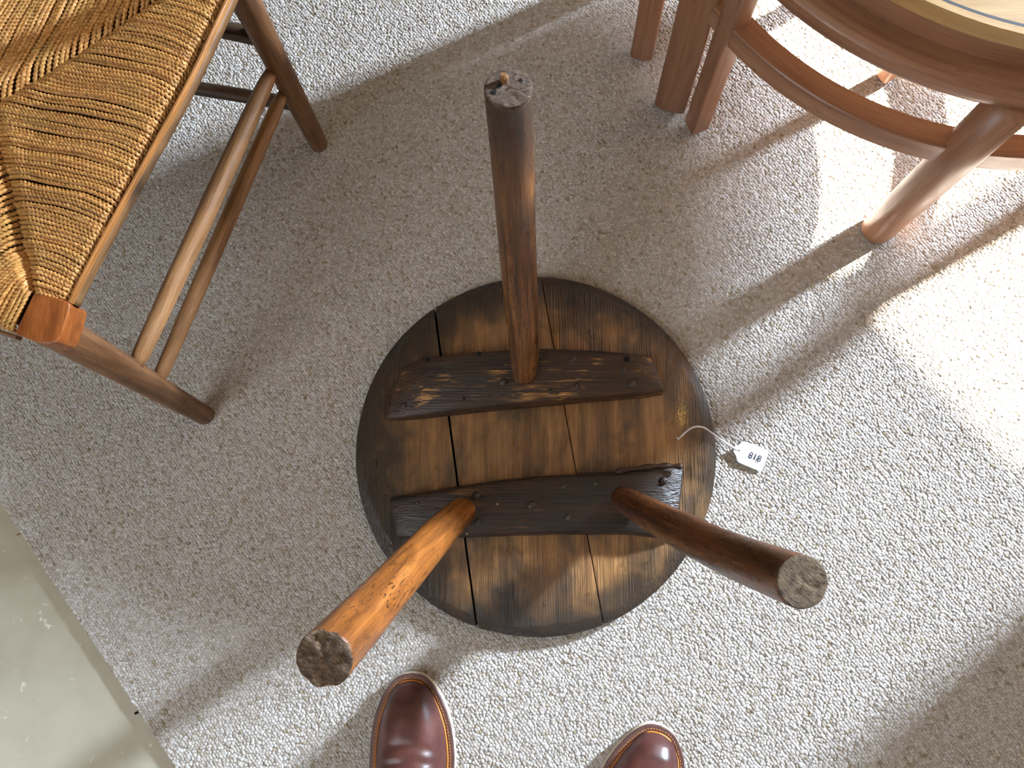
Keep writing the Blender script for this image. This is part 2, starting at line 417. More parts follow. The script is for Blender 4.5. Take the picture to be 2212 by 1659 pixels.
# loops: points in rows along the edge, each carrying a tuft (geometry nodes; nobody could count them)
SP_N, SP_T = 0.0042, 0.0048
ni = np.arange(EDGE+0.0005, 1.9, SP_N); ti = np.arange(-1.5, 1.2, SP_T)
gn, gt = np.meshgrid(ni, ti, indexing='ij')
gt = gt+(np.arange(len(ni)) % 2)[:, None]*SP_T*0.5
gn = gn+rng.normal(0, 0.0005, gn.shape); gt = gt+rng.normal(0, 0.0007, gt.shape)
px = gn*nv.x+gt*tv.x; py = gn*nv.y+gt*tv.y
keep = (px > -1.25) & (px < 1.05) & (py > -0.62) & (py < 1.22)
px, py = px[keep], py[keep]; npt = len(px)
me = bpy.data.meshes.new('loop_pile'); me.vertices.add(npt)
me.vertices.foreach_set('co', np.c_[px, py, rng.normal(-0.0010, 0.00025, npt)].astype(np.float32).ravel())
def attr(nm, ty, dat, arr): a = me.attributes.new(nm, ty, 'POINT'); a.data.foreach_set(dat, arr.astype(np.float32).ravel())
ang = math.atan2(tv.y, tv.x)
attr('rot', 'FLOAT_VECTOR', 'vector', np.c_[rng.normal(0, .25, npt), rng.normal(0, .25, npt), ang+rng.normal(0, .35, npt)])
s = rng.normal(1, .09, npt).clip(.75, 1.25)
attr('scl', 'FLOAT_VECTOR', 'vector', np.c_[s*0.0034, s*0.0028, s*0.0016])
attr('tint', 'FLOAT', 'value', rng.beta(2.2, 1.8, npt))
pile = bpy.data.objects.new('loop_pile', me); C.objects.link(pile); pile.parent = carpet; pile['kind'] = 'stuff'
ng = bpy.data.node_groups.new('carpet_loops', 'GeometryNodeTree')
ng.interface.new_socket('Geometry', in_out='INPUT', socket_type='NodeSocketGeometry')
ng.interface.new_socket('Geometry', in_out='OUTPUT', socket_type='NodeSocketGeometry')
nn = ng.nodes.new; gi = nn('NodeGroupInput'); go = nn('NodeGroupOutput')
ico = nn('GeometryNodeMeshIcoSphere'); ico.inputs['Radius'].default_value = 1.0; ico.inputs['Subdivisions'].default_value = 2
sm = nn('GeometryNodeSetShadeSmooth'); st = nn('GeometryNodeSetMaterial'); st.inputs['Material'].default_value = m_loop
ip = nn('GeometryNodeInstanceOnPoints')
def named(nm):
    a = nn('GeometryNodeInputNamedAttribute'); a.data_type = 'FLOAT_VECTOR'; a.inputs['Name'].default_value = nm
    return [q for q in a.outputs if q.name == 'Attribute' and q.enabled][0]
lk = ng.links.new
lk(ico.outputs['Mesh'], sm.inputs['Geometry']); lk(sm.outputs[0], st.inputs['Geometry']); lk(st.outputs[0], ip.inputs['Instance'])
lk(gi.outputs[0], ip.inputs['Points']); lk(named('rot'), ip.inputs['Rotation']); lk(named('scl'), ip.inputs['Scale']); lk(ip.outputs[0], go.inputs[0])
pile.modifiers.new('loops', 'NODES').node_group = ng

# ------------------------------------------------------------------ upturned round table
TC = Vector((-0.024, 0.121, 0)); TR = 0.268
tab = thing('round_table', 'low round oak table lying upside down with its three stout legs in the air', 'table', TC)
# board joints as pixel lines on the upper face
ZT = 0.026
j1 = [P(*p, ZT) for p in ((937, 655), (948, 740), (975, 940), (1003, 1162), (1030, 1355))]
j2 = [P(*p, ZT) for p in ((1165, 590), (1195, 750), (1225, 890), (1272, 1160), (1300, 1350))]
def fitline(pts):
    y = np.array([p.y for p in pts]); x = np.array([p.x for p in pts]); a, b = np.polyfit(y, x, 1); return a, b
l1, l2 = fitline(j1), fitline(j2)
def rim_r(th):
    return TR*(1+0.006*mnoise.noise(Vector((math.cos(th)*1.5, math.sin(th)*1.5, 3))))
def plank(lo, hi, gl, gh, seed, dz):
    """board between joint lines lo and hi; outline rings: bottom, belly, shoulder, top"""
    ths = np.linspace(-math.pi, math.pi, 361)[:-1]
    inside = []
    for th in ths:
        p = TC+Vector((math.cos(th), math.sin(th), 0))*rim_r(th)
        xl = lo[0]*p.y+lo[1]+gl if lo else -9; xh = hi[0]*p.y+hi[1]-gh if hi else 9
        inside.append(xl < p.x < xh)
    # ordered outline: arcs where inside, straight joints between
    n = len(ths); out = []
    for i in range(n):
        if inside[i]: out.append(ths[i])
    # split into contiguous arcs
    arcs = []; cur = []
    for i in range(2*n):
        if inside[i % n]:
            cur.append(ths[i % n])
        else:
            if cur: arcs.append(cur); cur = []
        if i >= n and not cur: break
    arcs = [a for a in arcs if len(a) > 2]
    if len(arcs) > 1 and arcs[0][-1] == arcs[-1][-1]: arcs = arcs[1:]
    levels = [(0.000, 0.993), (0.004, 1.0), (0.0135, 1.0), (0.0160, 0.993), (ZT+dz, 0.938)]
    def ring(scale):
        pts = []
        for a in arcs:
            seg = []
            for th in a:
                hew = 1.0 if scale > 0.99 else scale+0.018*mnoise.noise(Vector((math.cos(th)*4, math.sin(th)*4, seed)))
                seg.append(TC+Vector((math.cos(th), math.sin(th), 0))*rim_r(th)*hew)
            pts.append(seg)
        res = []
        for seg in pts:
            for p in seg: res.append(('a', p))
        # clamp joint ends onto the joint lines
        return [p for _, p in res]
    rings = [ring(s_) for _, s_ in levels]
    # pull first and last point of every arc onto the nearest joint line
    idx = 0
    for a in arcs:
        for e in (idx, idx+len(a)-1):
            for rg in rings:
                p = rg[e]; c = []
                if lo: c.append((abs(p.x-(lo[0]*p.y+lo[1])), lo[0]*p.y+lo[1]+gl))
                if hi: c.append((abs(p.x-(hi[0]*p.y+hi[1])), hi[0]*p.y+hi[1]-gh))
                p.x = min(c)[1]
        idx += len(a)
    m = len(rings[0]); V = []; Fa = []
    for (z, _), rg in zip(levels, rings):
        for p in rg: V.append(Vector((p.x, p.y, z)))
    for L in range(len(levels)-1):
        for i in range(m):
            j = (i+1) % m
            Fa.append((L*m+i, L*m+j, (L+1)*m+j, (L+1)*m+i))
    Fa.append(tuple(reversed(range(m)))); Fa.append(tuple(range((len(levels)-1)*m, len(levels)*m)))
    rest = [Vector((v.x, v.z, v.y)) for v in V]
    # grain of each board starts elsewhere
    o = mesh_obj('plank', V, Fa, m_plank, tab, rest=rest)
    bevel(o, 0.0012, 2, 25)
    return o
plank(None, l1, 0, 0.0014, 1.0, 0.0)
plank(l1, l2, 0.0016, 0.0006, 5.0, 0.0004)
plank(l2, None, 0.0007, 0, 9.0, -0.0003)

# battens (cleats) across the boards
ZC = 0.054
def cleat_obj(cols, mat, bw=0.0035):
    """cols: (x upper, y upper, x lower, y lower, drop) in photograph pixels, left to right"""
    V = []; Fa = []; m = 5; n = len(cols)
    for xu, yu, xl, yl, dr in cols:
        a = P(xu, yu, ZC-dr); b = P(xl, yl, ZC-dr)
        out = (a-b).normalized()
        V += [Vector((a.x+out.x*.004, a.y+out.y*.004, ZT-.003))]
        for u, cr in ((0, -.0022), (.12, 0), (.5, .0008), (.88, 0), (1, -.0022)):
            p = a.lerp(b, u); V.append(Vector((p.x, p.y, ZC-dr+cr+.0006*mnoise.noise(Vector((p.x*60, p.y*60, 1))))))
        V += [Vector((b.x-out.x*.004, b.y-out.y*.004, ZT-.003))]
    k_ = m+2
    for i in range(n-1):
        for q in range(k_-1): Fa.append((i*k_+q, i*k_+q+1, (i+1)*k_+q+1, (i+1)*k_+q))
        Fa.append((i*k_+k_-1, i*k_, (i+1)*k_, (i+1)*k_+k_-1))
    Fa.append(tuple(reversed(range(k_)))); Fa.append(tuple(range((n-1)*k_, n*k_)))
    o = mesh_obj('batten', V, Fa, mat, tab, rest=[Vector((v.y, v.z, v.x)) for v in V])
    o.data.update(); bm = bmesh.new(); bm.from_mesh(o.data); bmesh.ops.recalc_face_normals(bm, faces=bm.faces); bm.to_mesh(o.data); bm.free()
    bevel(o, bw, 2, 42)
    return o
cl_up = cleat_obj([(862, 800, 832, 903, .019), (890, 783, 862, 901, .012), (930, 772, 905, 896, .003), (1000, 762, 985, 886, 0), (1085, 756, 1080, 876, 0),
                   (1180, 752, 1180, 867, 0), (1300, 757, 1300, 856, 0), (1380, 765, 1382, 850, .001), (1407, 771, 1436, 844, .011)], m_cleat_worn)
cl_lo = cleat_obj([(840, 1079, 856, 1160, .007), (880, 1071, 884, 1160, .001), (910, 1066, 930, 1158, 0), (1005, 1050, 1010, 1156, 0), (1085, 1038, 1100, 1153, 0),
                   (1191, 1029, 1200, 1150, 0), (1290, 1023, 1290, 1150, 0), (1367, 1016, 1362, 1150, 0), (1420, 1009, 1410, 1156, .001), (1478, 1011, 1462, 1160, .014)], m_cleat)
cl_lo['label'] = 'blackened batten with two legs'; cl_up['label'] = 'worn batten with one leg'
# split, raised lip along the top edge of the lower batten
lip = [P(x, y, ZC+0.001) for x, y in ((1330, 1018), (1395, 1009), (1440, 1006), (1474, 1008))]
V, Fa, RS = sweep(lerp_path(lip, 14), [0.0035+0.0015*math.sin(i*1.7) for i in range(14)], 8)
mesh_obj('splinter', V, Fa, m_cleat_worn, cl_lo, True, RS)

def nail(px, py, r, parent, z=ZC, mat=m_nail, h=0.62, name='nail'):
    c = P(px, py, z); sd = random.random()*6
    V = []; Fa = []; s_ = 7
    for lvl, (rr, zz) in enumerate(((1.0, -0.0015), (1.0, r*h*0.45), (0.62, r*h), (0.0, r*h*1.25))):
        if rr == 0: V.append(c+Vector((random.uniform(-.2, .2)*r, random.uniform(-.2, .2)*r, zz)))
        else:
            for q in range(s_):
                th = sd+2*math.pi*q/s_; f = r*rr*(1+0.16*mnoise.noise(Vector((q*2.3, lvl*.6, sd))))
                V.append(c+Vector((math.cos(th)*f, math.sin(th)*f, zz)))
    for L in range(2):
        for q in range(s_): Fa.append((L*s_+q, L*s_+(q+1) % s_, (L+1)*s_+(q+1) % s_, (L+1)*s_+q))
    for q in range(s_): Fa.append((2*s_+q, 2*s_+(q+1) % s_, 3*s_))
    return mesh_obj(name, V, Fa, mat, parent)
for x, y, r in ((1029, 1070, .0062), (902, 1087, .0032), (1034, 1128, .006), (1148, 1091, .0062), (1219, 1050, .0042), (1288, 1044, .0048),
                (1227, 1118, .0052), (1432, 1039, .0062)):
    nail(x, y, r, cl_lo, z=ZC-(.003 if x > 1400 else 0))
for x, y in ((1075, 1089), (1009, 1153)): nail(x, y, .0022, cl_lo, mat=m_nail_pale, name='wooden_pin')
for x, y, r in ((1364, 830, .006), (1347, 800, .0046), (895, 832, .0045), (1088, 825, .0062), (1247, 834, .0055), (1189, 846, .004), (1237, 777, .005), (1166, 770, .003)):
    nail(x, y, r, cl_up, z=ZC-(.010 if x < 900 else .006 if x > 1395 else 0))
nail(873, 876, .005, cl_up, z=ZC-.011)
def hole(px, py, r, parent, z=ZC):
    c = P(px, py, z); V = [c+Vector((math.cos(a)*r*(1+.15*math.sin(3*a)), math.sin(a)*r, zz)) for zz in (-0.003, 0.0003) for a in np.linspace(0, 2*math.pi, 11)[:-1]]
    Fa = [tuple(range(10, 20))]+[(i, (i+1) % 10, 10+(i+1) % 10, 10+i) for i in range(10)]
    mesh_obj('nail_hole', V, Fa, m_hole, parent)
for x, y, r in ((924, 777, .0042), (1035, 764, .0034), (1003, 861, .0026), (1354, 776, .0046)): hole(x, y, r, cl_up, ZC-(.004 if x < 930 else 0))

# legs
def rough_leg(path_px, radii, mats, seed, chip=0.0, tilt=None, wob=0.02):
    pts = [P(x, y, z) for x, y, z in path_px]
    n = 40; path = lerp_path(pts, n)
    rr = [np.interp(i/(n-1), np.linspace(0, 1, len(radii)), radii) for i in range(n)]
    segs = 36
    V, Fa, RS = sweep(path, rr, segs, caps=False, wob=wob, seed=seed)
    # foot end: ragged rim, then rings of broken end grain
    t = (path[-1]-path[-3]).normalized(); a, b = frame_along(t); c = path[-1]; R0 = rr[-1]
    base = (n-1)*segs
    Ltot = RS[-1].z
    for q in range(segs):
        th = 2*math.pi*q/segs
        dz = chip*(mnoise.noise(Vector((math.cos(th)*2.2, math.sin(th)*2.2, seed+2)))-0.1)
        V[base+q] = V[base+q]+t*dz
        if chip: V[base+q] += (c-V[base+q])*max(0, 0.10*chip/0.006*mnoise.noise(Vector((math.cos(th)*5, math.sin(th)*5, seed))))
    side = len(Fa); prev = base
    for f in (0.94, 0.8, 0.62, 0.44, 0.26, 0.1):
        st = len(V)
        for q in range(segs):
            th = 2*math.pi*q/segs; x = math.cos(th)*R0*f; y = math.sin(th)*R0*f
            dz = 0.0022*mnoise.noise(Vector((x*160, y*320, seed)))+0.0016*mnoise.noise(Vector((x*420, y*420, seed)))+(0.0008 if f > .9 else 0)
            bl = V[base+q]-c; V.append(c+bl*f+t*(dz*min(1, 2-f*1.2)+0.0004)); RS.append(Vector((x+seed, y, Ltot)))
        for q in range(segs): Fa.append((prev+q, prev+(q+1) % segs, st+(q+1) % segs, st+q))
        prev = st
    V.append(c); RS.append(Vector((seed, 0, Ltot)))
    for q in range(segs): Fa.append((prev+q, prev+(q+1) % segs, len(V)-1))
    Fa.append(tuple(reversed(range(segs))))
    mi = [0]*side+[1]*(len(Fa)-side-1)+[0]
    return mesh_obj('leg', V, Fa, mats, tab, True, RS, mi), c, t, a, b, R0
top_leg = rough_leg([(1134, 812, .045), (1131, 740, .10), (1122, 600, .20), (1113, 455, .31), (1105, 300, .42), (1098, 190, .492)],
                    [.0185, .0215, .0235, .024, .0242, .0242], [m_leg_dark, m_end_a], 1.0, 0.0015)
left_leg = rough_leg([(1002, 1102, .045), (968, 1132, .10), (905, 1200, .215), (830, 1283, .33), (760, 1360, .425), (700, 1424, .495)],
                     [.0195, .0225, .0238, .0248, .0256, .0258], [m_leg_orange, m_end_b], 4.0, 0.006)
right_leg = rough_leg([(1344, 1076, .045), (1392, 1104, .10), (1470, 1146, .20), (1560, 1190, .31), (1650, 1226, .415), (1733, 1257, .492)],
                      [.0185, .0212, .0232, .0235, .0235, .0232], [m_leg_right, m_end_c], 8.0, 0.002)
top_leg[0]['label'] = 'leg with a splintered peg in its end'; left_leg[0]['label'] = 'orange-brown leg with a ragged end'
# splintered peg and worm holes in the end of the top leg
leg, c, t, a, b, R0 = top_leg
lo_w = root_of(leg).location
bv = BVHTree.FromPolygons([v.co+lo_w for v in leg.data.vertices], [tuple(p.vertices) for p in leg.data.polygons])
pp = P(1088, 170, .494)
V, Fa, RS = sweep([pp-t*.004, pp+t*.003, pp+t*.0055+Vector((0, .0008, 0))], [.0042, .0044, .0030], 10, wob=.3)
mesh_obj('peg', V, Fa, m_chair_wood, leg, False, RS)
for x, y, r in ((1124, 171, .0022), (1068, 198, .0022), (1075, 187, .0018), (1082, 180, .0022)):
    c0 = P(x, y, .494); hit = bv.ray_cast(c0+Vector((0, 0, .05)), Vector((0, 0, -1)))[0]; c0 = hit or c0
    V = [c0+Vector((math.cos(q)*r, math.sin(q)*r*1.4, zz)) for zz in (-.004, .0004) for q in np.linspace(0, 2*math.pi, 10)[:-1]]
    mesh_obj('worm_hole', V, [tuple(range(9, 18))]+[(i, (i+1) % 9, 9+(i+1) % 9, 9+i) for i in range(9)], m_hole, leg)

# ------------------------------------------------------------------ lot tag with string
tag_px = [(1609, 953.5), (1656, 971.5), (1660, 975), (1660, 980), (1648, 1013), (1645, 1017), (1640, 1017.6), (1596, 999), (1593, 995), (1590.5, 986), (1589, 982), (1585, 977), (1584, 971), (1587, 965), (1592, 963), (1596, 962), (1599, 959), (1604, 954)]
tc = P(1622, 986, .006)
tag = thing('lot_tag', 'small white card tag printed 818, on a white string beside the round table', 'tag', (tc.x, tc.y, 0))
def tz(x, y): return 0.0055+0.0035*((x-1622)/38)*-0.3+0.002*((1000-y)/40)
Vt = [P(x, y, tz(x, y)) for x, y in tag_px]; n = len(Vt)
V = Vt+[v-Vector((0, 0, .0007)) for v in Vt]
Fa = [tuple(reversed(range(n))), tuple(range(n, 2*n))]+[(i, (i+1) % n, n+(i+1) % n, n+i) for i in range(n)]
card = mesh_obj('card', V, Fa, m_card, tag)
hc = P(1596, 973, tz(1596, 973)+.0002)
V = [hc+Vector((math.cos(q)*.0013, math.sin(q)*.0013, 0)) for q in np.linspace(0, 2*math.pi, 13)[:-1]]
mesh_obj('punched_hole', V, [tuple(range(12))], m_hole, card)
# number
cu = bpy.data.curves.new('lot_number', 'FONT'); cu.body = '818'; cu.size = 1.0; cu.align_x = 'CENTER'; cu.align_y = 'CENTER'; cu.offset = 0.012; cu.extrude = 0.0
to = bpy.data.objects.new('tmp_text', cu); C.objects.link(to)
dg = bpy.context.evaluated_depsgraph_get(); tm = bpy.data.meshes.new_from_object(to.evaluated_get(dg))
bpy.data.objects.remove(to)
A = P(1628.5, 988, 0); e1 = (P(1659, 973, 0)-P(1609, 953.5, 0)).normalized(); e2 = Vector((-e1.y, e1.x, 0))
vs = [Vector((v.co.x, v.co.y, 0)) for v in tm.vertices]
xs = [v.x for v in vs]; ys = [v.y for v in vs]; cxm = (max(xs)+min(xs))/2; cym = (max(ys)+min(ys))/2
W_, H_ = 0.0192, 0.0100
V = []
for v in vs:
    p = A+e1*((v.x-cxm)/(max(xs)-min(xs))*W_)+e2*((v.y-cym)/(max(ys)-min(ys))*H_)
    V.append(Vector((p.x, p.y, 0.00665)))
Fa = [tuple(p.vertices) for p in tm.polygons]
mesh_obj('lot_number', V, Fa, m_ink, card)
bpy.data.meshes.remove(tm)
# string: two threads side by side
for kx, pts in enumerate(([(1461, 944, .0285), (1466, 947, .029), (1474, 939, .030), (1483, 931, .032), (1494, 923.5, .034), (1507, 920.5, .036), (1521, 923, .036), (1536, 933, .033), (1552, 945, .027), (1568, 955, .018), (1584, 966, .010), (1596, 973, .0068)],
                          [(1464, 951, .0285), (1468, 946, .0285), (1475, 940.5, .0295), (1482, 933.5, .031), (1493, 925.5, .033), (1507, 922.3, .035), (1522, 925, .035), (1537, 935, .032), (1553, 947, .026), (1569, 957.5, .017), (1585, 968, .0095), (1596, 974, .0066)])):
    path = lerp_path([P(*p) for p in pts], 60)
    V, Fa, RS = sweep(path, [.00085]*60, 6, wob=.25, seed=kx)
    mesh_obj('string', V, Fa, m_string, tag, True, RS)

# ------------------------------------------------------------------ rush-seated chair
Fr = P(443, 898, 0); Tr = P(102, 704, .42); Rr = P(690, 314, 0); RTop = P(492, -75, .42)
ch = thing('rush_chair', 'wooden chair with a twisted rush seat and double side stretchers, at the left', 'chair', (-0.6, 0.42, 0))
O_ = Vector((-0.503, 0.215, 0)); rv = Vector((.373, .928, 0)).normalized(); qv = Vector((-rv.y, rv.x, 0))
def S(s, q, z): v = O_+rv*s+qv*q; return Vector((v.x, v.y, z))
SF, SB, QW = -0.035, 0.472, 0.392
def turned(name, a, b, r0, r1, mat, parent=ch, tip0=0, tip1=0, segs=16, mid=None, n=24, bow=None, seed=0, rnd=False):
    a, b = Vector(a), Vector(b); pts = []; rad = []
    for i in range(n):
        u = i/(n-1); p = a.lerp(b, u)
        if bow: p = p+bow*math.sin(math.pi*u)
        r = r0+(r1-r0)*u
        if mid: r += mid*math.sin(math.pi*u)
        L = (b-a).length
        if tip0 and u*L < tip0: r *= 0.62+0.38*(u*L/tip0)**.6
        if tip1 and (1-u)*L < tip1: r *= 0.62+0.38*((1-u)*L/tip1)**.6
        pts.append(p); rad.append(r)
    if rnd:
        e = (b-a).normalized()
        pts += [b+e*.002, b+e*.0034]; rad += [r1*.93, r1*.72]
    V, Fa, RS = sweep(pts, rad, segs, wob=.015, seed=seed)
    return mesh_obj(name, V, Fa, mat, parent, True, RS)
# legs: Tr is under the corner block, feet slightly rounded
e = (Fr-Tr).normalized()
turned('leg', Tr+Vector((0, 0, .0)), Fr-e*.004, .0205, .0150, m_chair_leg, rnd=True, segs=24, seed=1.3)
e2_ = (Rr-RTop).normalized()
post_top = RTop-e2_*0.48+Vector((-0.02, 0.05, 0))
V, Fa, RS = sweep(lerp_path([post_top, RTop-e2_*.1, RTop, RTop.lerp(Rr, .5), Rr-e2_*.004], 34)+[Rr-e2_*.002, Rr-e2_*.0005],
                  [np.interp(i, [0, 14, 33], [.012, .0195, .0145]) for i in range(34)]+[.0135, .0105], 24, wob=.012, seed=2.2)
mesh_obj('leg', V, Fa, m_chair_leg, ch, True, RS)
# the other two legs, beyond the frame
fl_t = S(SF+.035, QW-.02, .42); fl_f = S(SF-.01, QW+.012, 0)
turned('leg', fl_t, fl_f, .0205, .0150, m_chair_leg, segs=20, seed=5)
bl_t = Vector((-.655, .725, .42)); bl_f = Vector((-.672, .668, 0)); eb = (bl_f-bl_t).normalized()
turned('leg', bl_t-eb*.46, bl_f, .0160, .0145, m_chair_leg, segs=20, seed=6)
def on(a, b, z): a, b = Vector(a), Vector(b); return a.lerp(b, (z-a.z)/(b.z-a.z))
# side stretchers
turned('stretcher', P(283, 792, .247)+Vector((.004, -.004, 0)), P(590, 146, .226), .0105, .0105, m_chair_wood, tip0=.02, tip1=.03, mid=.0022, seed=3)
turned('stretcher', P(334, 822, .178)+Vector((.003, -.006, 0)), P(614, 194, .172), .0095, .0095, m_chair_wood, tip0=.02, tip1=.03, mid=.0016, seed=4)
turned('stretcher', on(fl_t, fl_f, .247), on(bl_t, bl_f, .226), .0105, .0105, m_chair_wood, tip0=.02, tip1=.02, mid=.002, seed=7)
turned('stretcher', on(fl_t, fl_f, .178), on(bl_t, bl_f, .172), .0095, .0095, m_chair_wood, tip0=.02, tip1=.02, mid=.0016, seed=8)
# rear cross stretchers
for z0, r in ((.285, .0115), (.125, .0105)):
    V, Fa, RS = sweep(lerp_path([on(RTop, Rr, z0), on(bl_t, bl_f, z0)], 12), [(r, r)]*12, 16, seed=9+z0)
    mesh_obj('stretcher', V, Fa, m_chair_dark, ch, True, RS)
# ladder back slats, beyond the frame
bt0 = bl_t-eb*.46
for f in (0.45, 0.85):
    a = RTop.lerp(post_top, f); b = bl_t.lerp(bt0, f)
    V, Fa = box_pts(a+Vector((0, 0, -.03)), b-a, rv*.011, Vector((0, 0, .06)))
    bevel(mesh_obj('back_slat', V, [q[::-1] for q in Fa], m_chair_wood, ch, rest=[Vector((v.y, v.z, v.x)) for v in V]), .003)

# seat frame rails (mostly under the rush)
def rail(name, a, b, w_, h_, mat, parent=ch):
    dirv = (b-a).normalized(); sdv = Vector((-dirv.y, dirv.x, 0))
    V, Fa = box_pts(a-sdv*w_/2, b-a, sdv*w_, Vector((0, 0, h_)))
    L = (b-a).length; rs = []
    for v in V: rel = v-a; rs.append(Vector((rel.dot(sdv), rel.z, rel.dot(dirv))))
    return bevel(mesh_obj(name, V, [q[::-1] for q in Fa], mat, parent, rest=rs), .002)
zr = .396
rail('seat_rail', S(SF+.02, .022, zr), S(SB, .022, zr), .016, .022, m_chair_dark)
rail('seat_rail', S(SF+.01, QW-.014, zr), S(SB, QW-.04, zr), .016, .022, m_chair_dark)
rail('seat_rail', S(SF+.022, .03, zr), S(SF+.022, QW-.02, zr), .016, .022, m_chair_dark)
rail('seat_rail', S(SB-.01, .02, zr), S(SB-.01, QW-.05, zr), .016, .022, m_chair_dark)
# nailed edging laths: a thin strip whose top edge stands just proud of the rush
def lath(px_in, zt):
    pts = lerp_path([P(x, y, zt) for x, y in px_in], 16)
    V = []; Fa = []; RS = []; L = 0
    for i, p in enumerate(pts):
        t = (pts[min(i+1, 15)]-pts[max(i-1, 0)]).normalized(); o = Vector((t.y, -t.x, 0))
        if i: L += (p-pts[i-1]).length
        for (du, dz) in ((0, -.008), (0, 0.0), (.0009, .0012), (.0030, .0012), (.0042, .0002), (.0046, -.008)):
            V.append(p+o*du+Vector((0, 0, dz))); RS.append(Vector((du*2, dz, L)))
    for i in range(15):
        for q in range(6): Fa.append((i*6+q, (i+1)*6+q, (i+1)*6+(q+1) % 6, i*6+(q+1) % 6))
    Fa.append(tuple(range(6))); Fa.append(tuple(reversed(range(15*6, 96))))
    return V, [f[::-1] for f in Fa], RS
V, Fa, RS = lath([(146, 652), (196, 552), (300, 362), (400, 182), (486, 0), (520, -80)], .432)
mesh_obj('edging_lath', V, Fa, m_lath, ch, False, RS)
def rail_face(px_in, zt):
    pts = lerp_path([P(x, y, zt) for x, y in px_in], 24); V = []; Fa = []; RS = []; L = 0
    for i, p in enumerate(pts):
        t = (pts[min(i+1, 23)]-pts[max(i-1, 0)]).normalized(); o = Vector((t.y, -t.x, 0))
        if i: L += (p-pts[i-1]).length
        for (du, dz) in ((-.004, -.018), (-.004, -.004), (.0036, -.0038), (.0052, -.005), (.0062, -.009), (.0056, -.014), (.003, -.018)):
            f = 1+.12*mnoise.noise(Vector((L*40, dz*90, 2)))
            V.append(p+o*du*(f if du > 0 else 1)+Vector((0, 0, dz))); RS.append(Vector((du, dz, L)))
    for i in range(23):
        for q in range(7): Fa.append((i*7+q, (i+1)*7+q, (i+1)*7+(q+1) % 7, i*7+(q+1) % 7))
    Fa.append(tuple(range(7))); Fa.append(tuple(reversed(range(23*7, 24*7))))
    return V, [f[::-1] for f in Fa], RS
m_rail = wood('seat_rail_wood', srgb(88, 60, 36), srgb(122, 86, 52), srgb(150, 112, 70), cross=60, along=5, rough=0.4, blotch=1.0, bump=0.2, dirt=srgb(48, 34, 24))
V, Fa, RS = rail_face([(146, 652), (196, 552), (300, 362), (400, 182), (486, 0), (520, -80)], .432)
mesh_obj('seat_rail', V, Fa, m_rail, ch, True, RS)
V, Fa, RS = lath([(-160, 655), (-60, 690), (0, 712), (38, 724)], .425)
mesh_obj('edging_lath', V, Fa, m_rail, ch, False, RS)
# corner block over the front leg
def block(px, zt, hh):
    top = [P(x, y, zt) for x, y in px]; n = len(top); c = sum(top, Vector())/n
    bot = [Vector((c.x+(p.x-c.x)*.98, c.y+(p.y-c.y)*.98, zt-hh)) for p in top]
    V = top+bot; Fa = [tuple(range(n)), tuple(reversed(range(n, 2*n)))]+[((i+1) % n, i, n+i, n+(i+1) % n) for i in range(n)]
    a_ = sum(top[i].x*top[(i+1) % n].y-top[(i+1) % n].x*top[i].y for i in range(n))
    if a_ < 0: Fa = [f[::-1] for f in Fa]
    o = mesh_obj('corner_block', V, Fa, m_block, ch, rest=[Vector((v.x, v.z, v.y)) for v in V]); bevel(o, .0045, 3, 30); return o
blk = block([(72, 634), (86, 630), (148, 652), (150, 662), (132, 724), (122, 738), (104, 743), (80, 740), (34, 722), (33, 716)], .4345, .034)
blk['label'] = 'glossy orange-brown corner block'

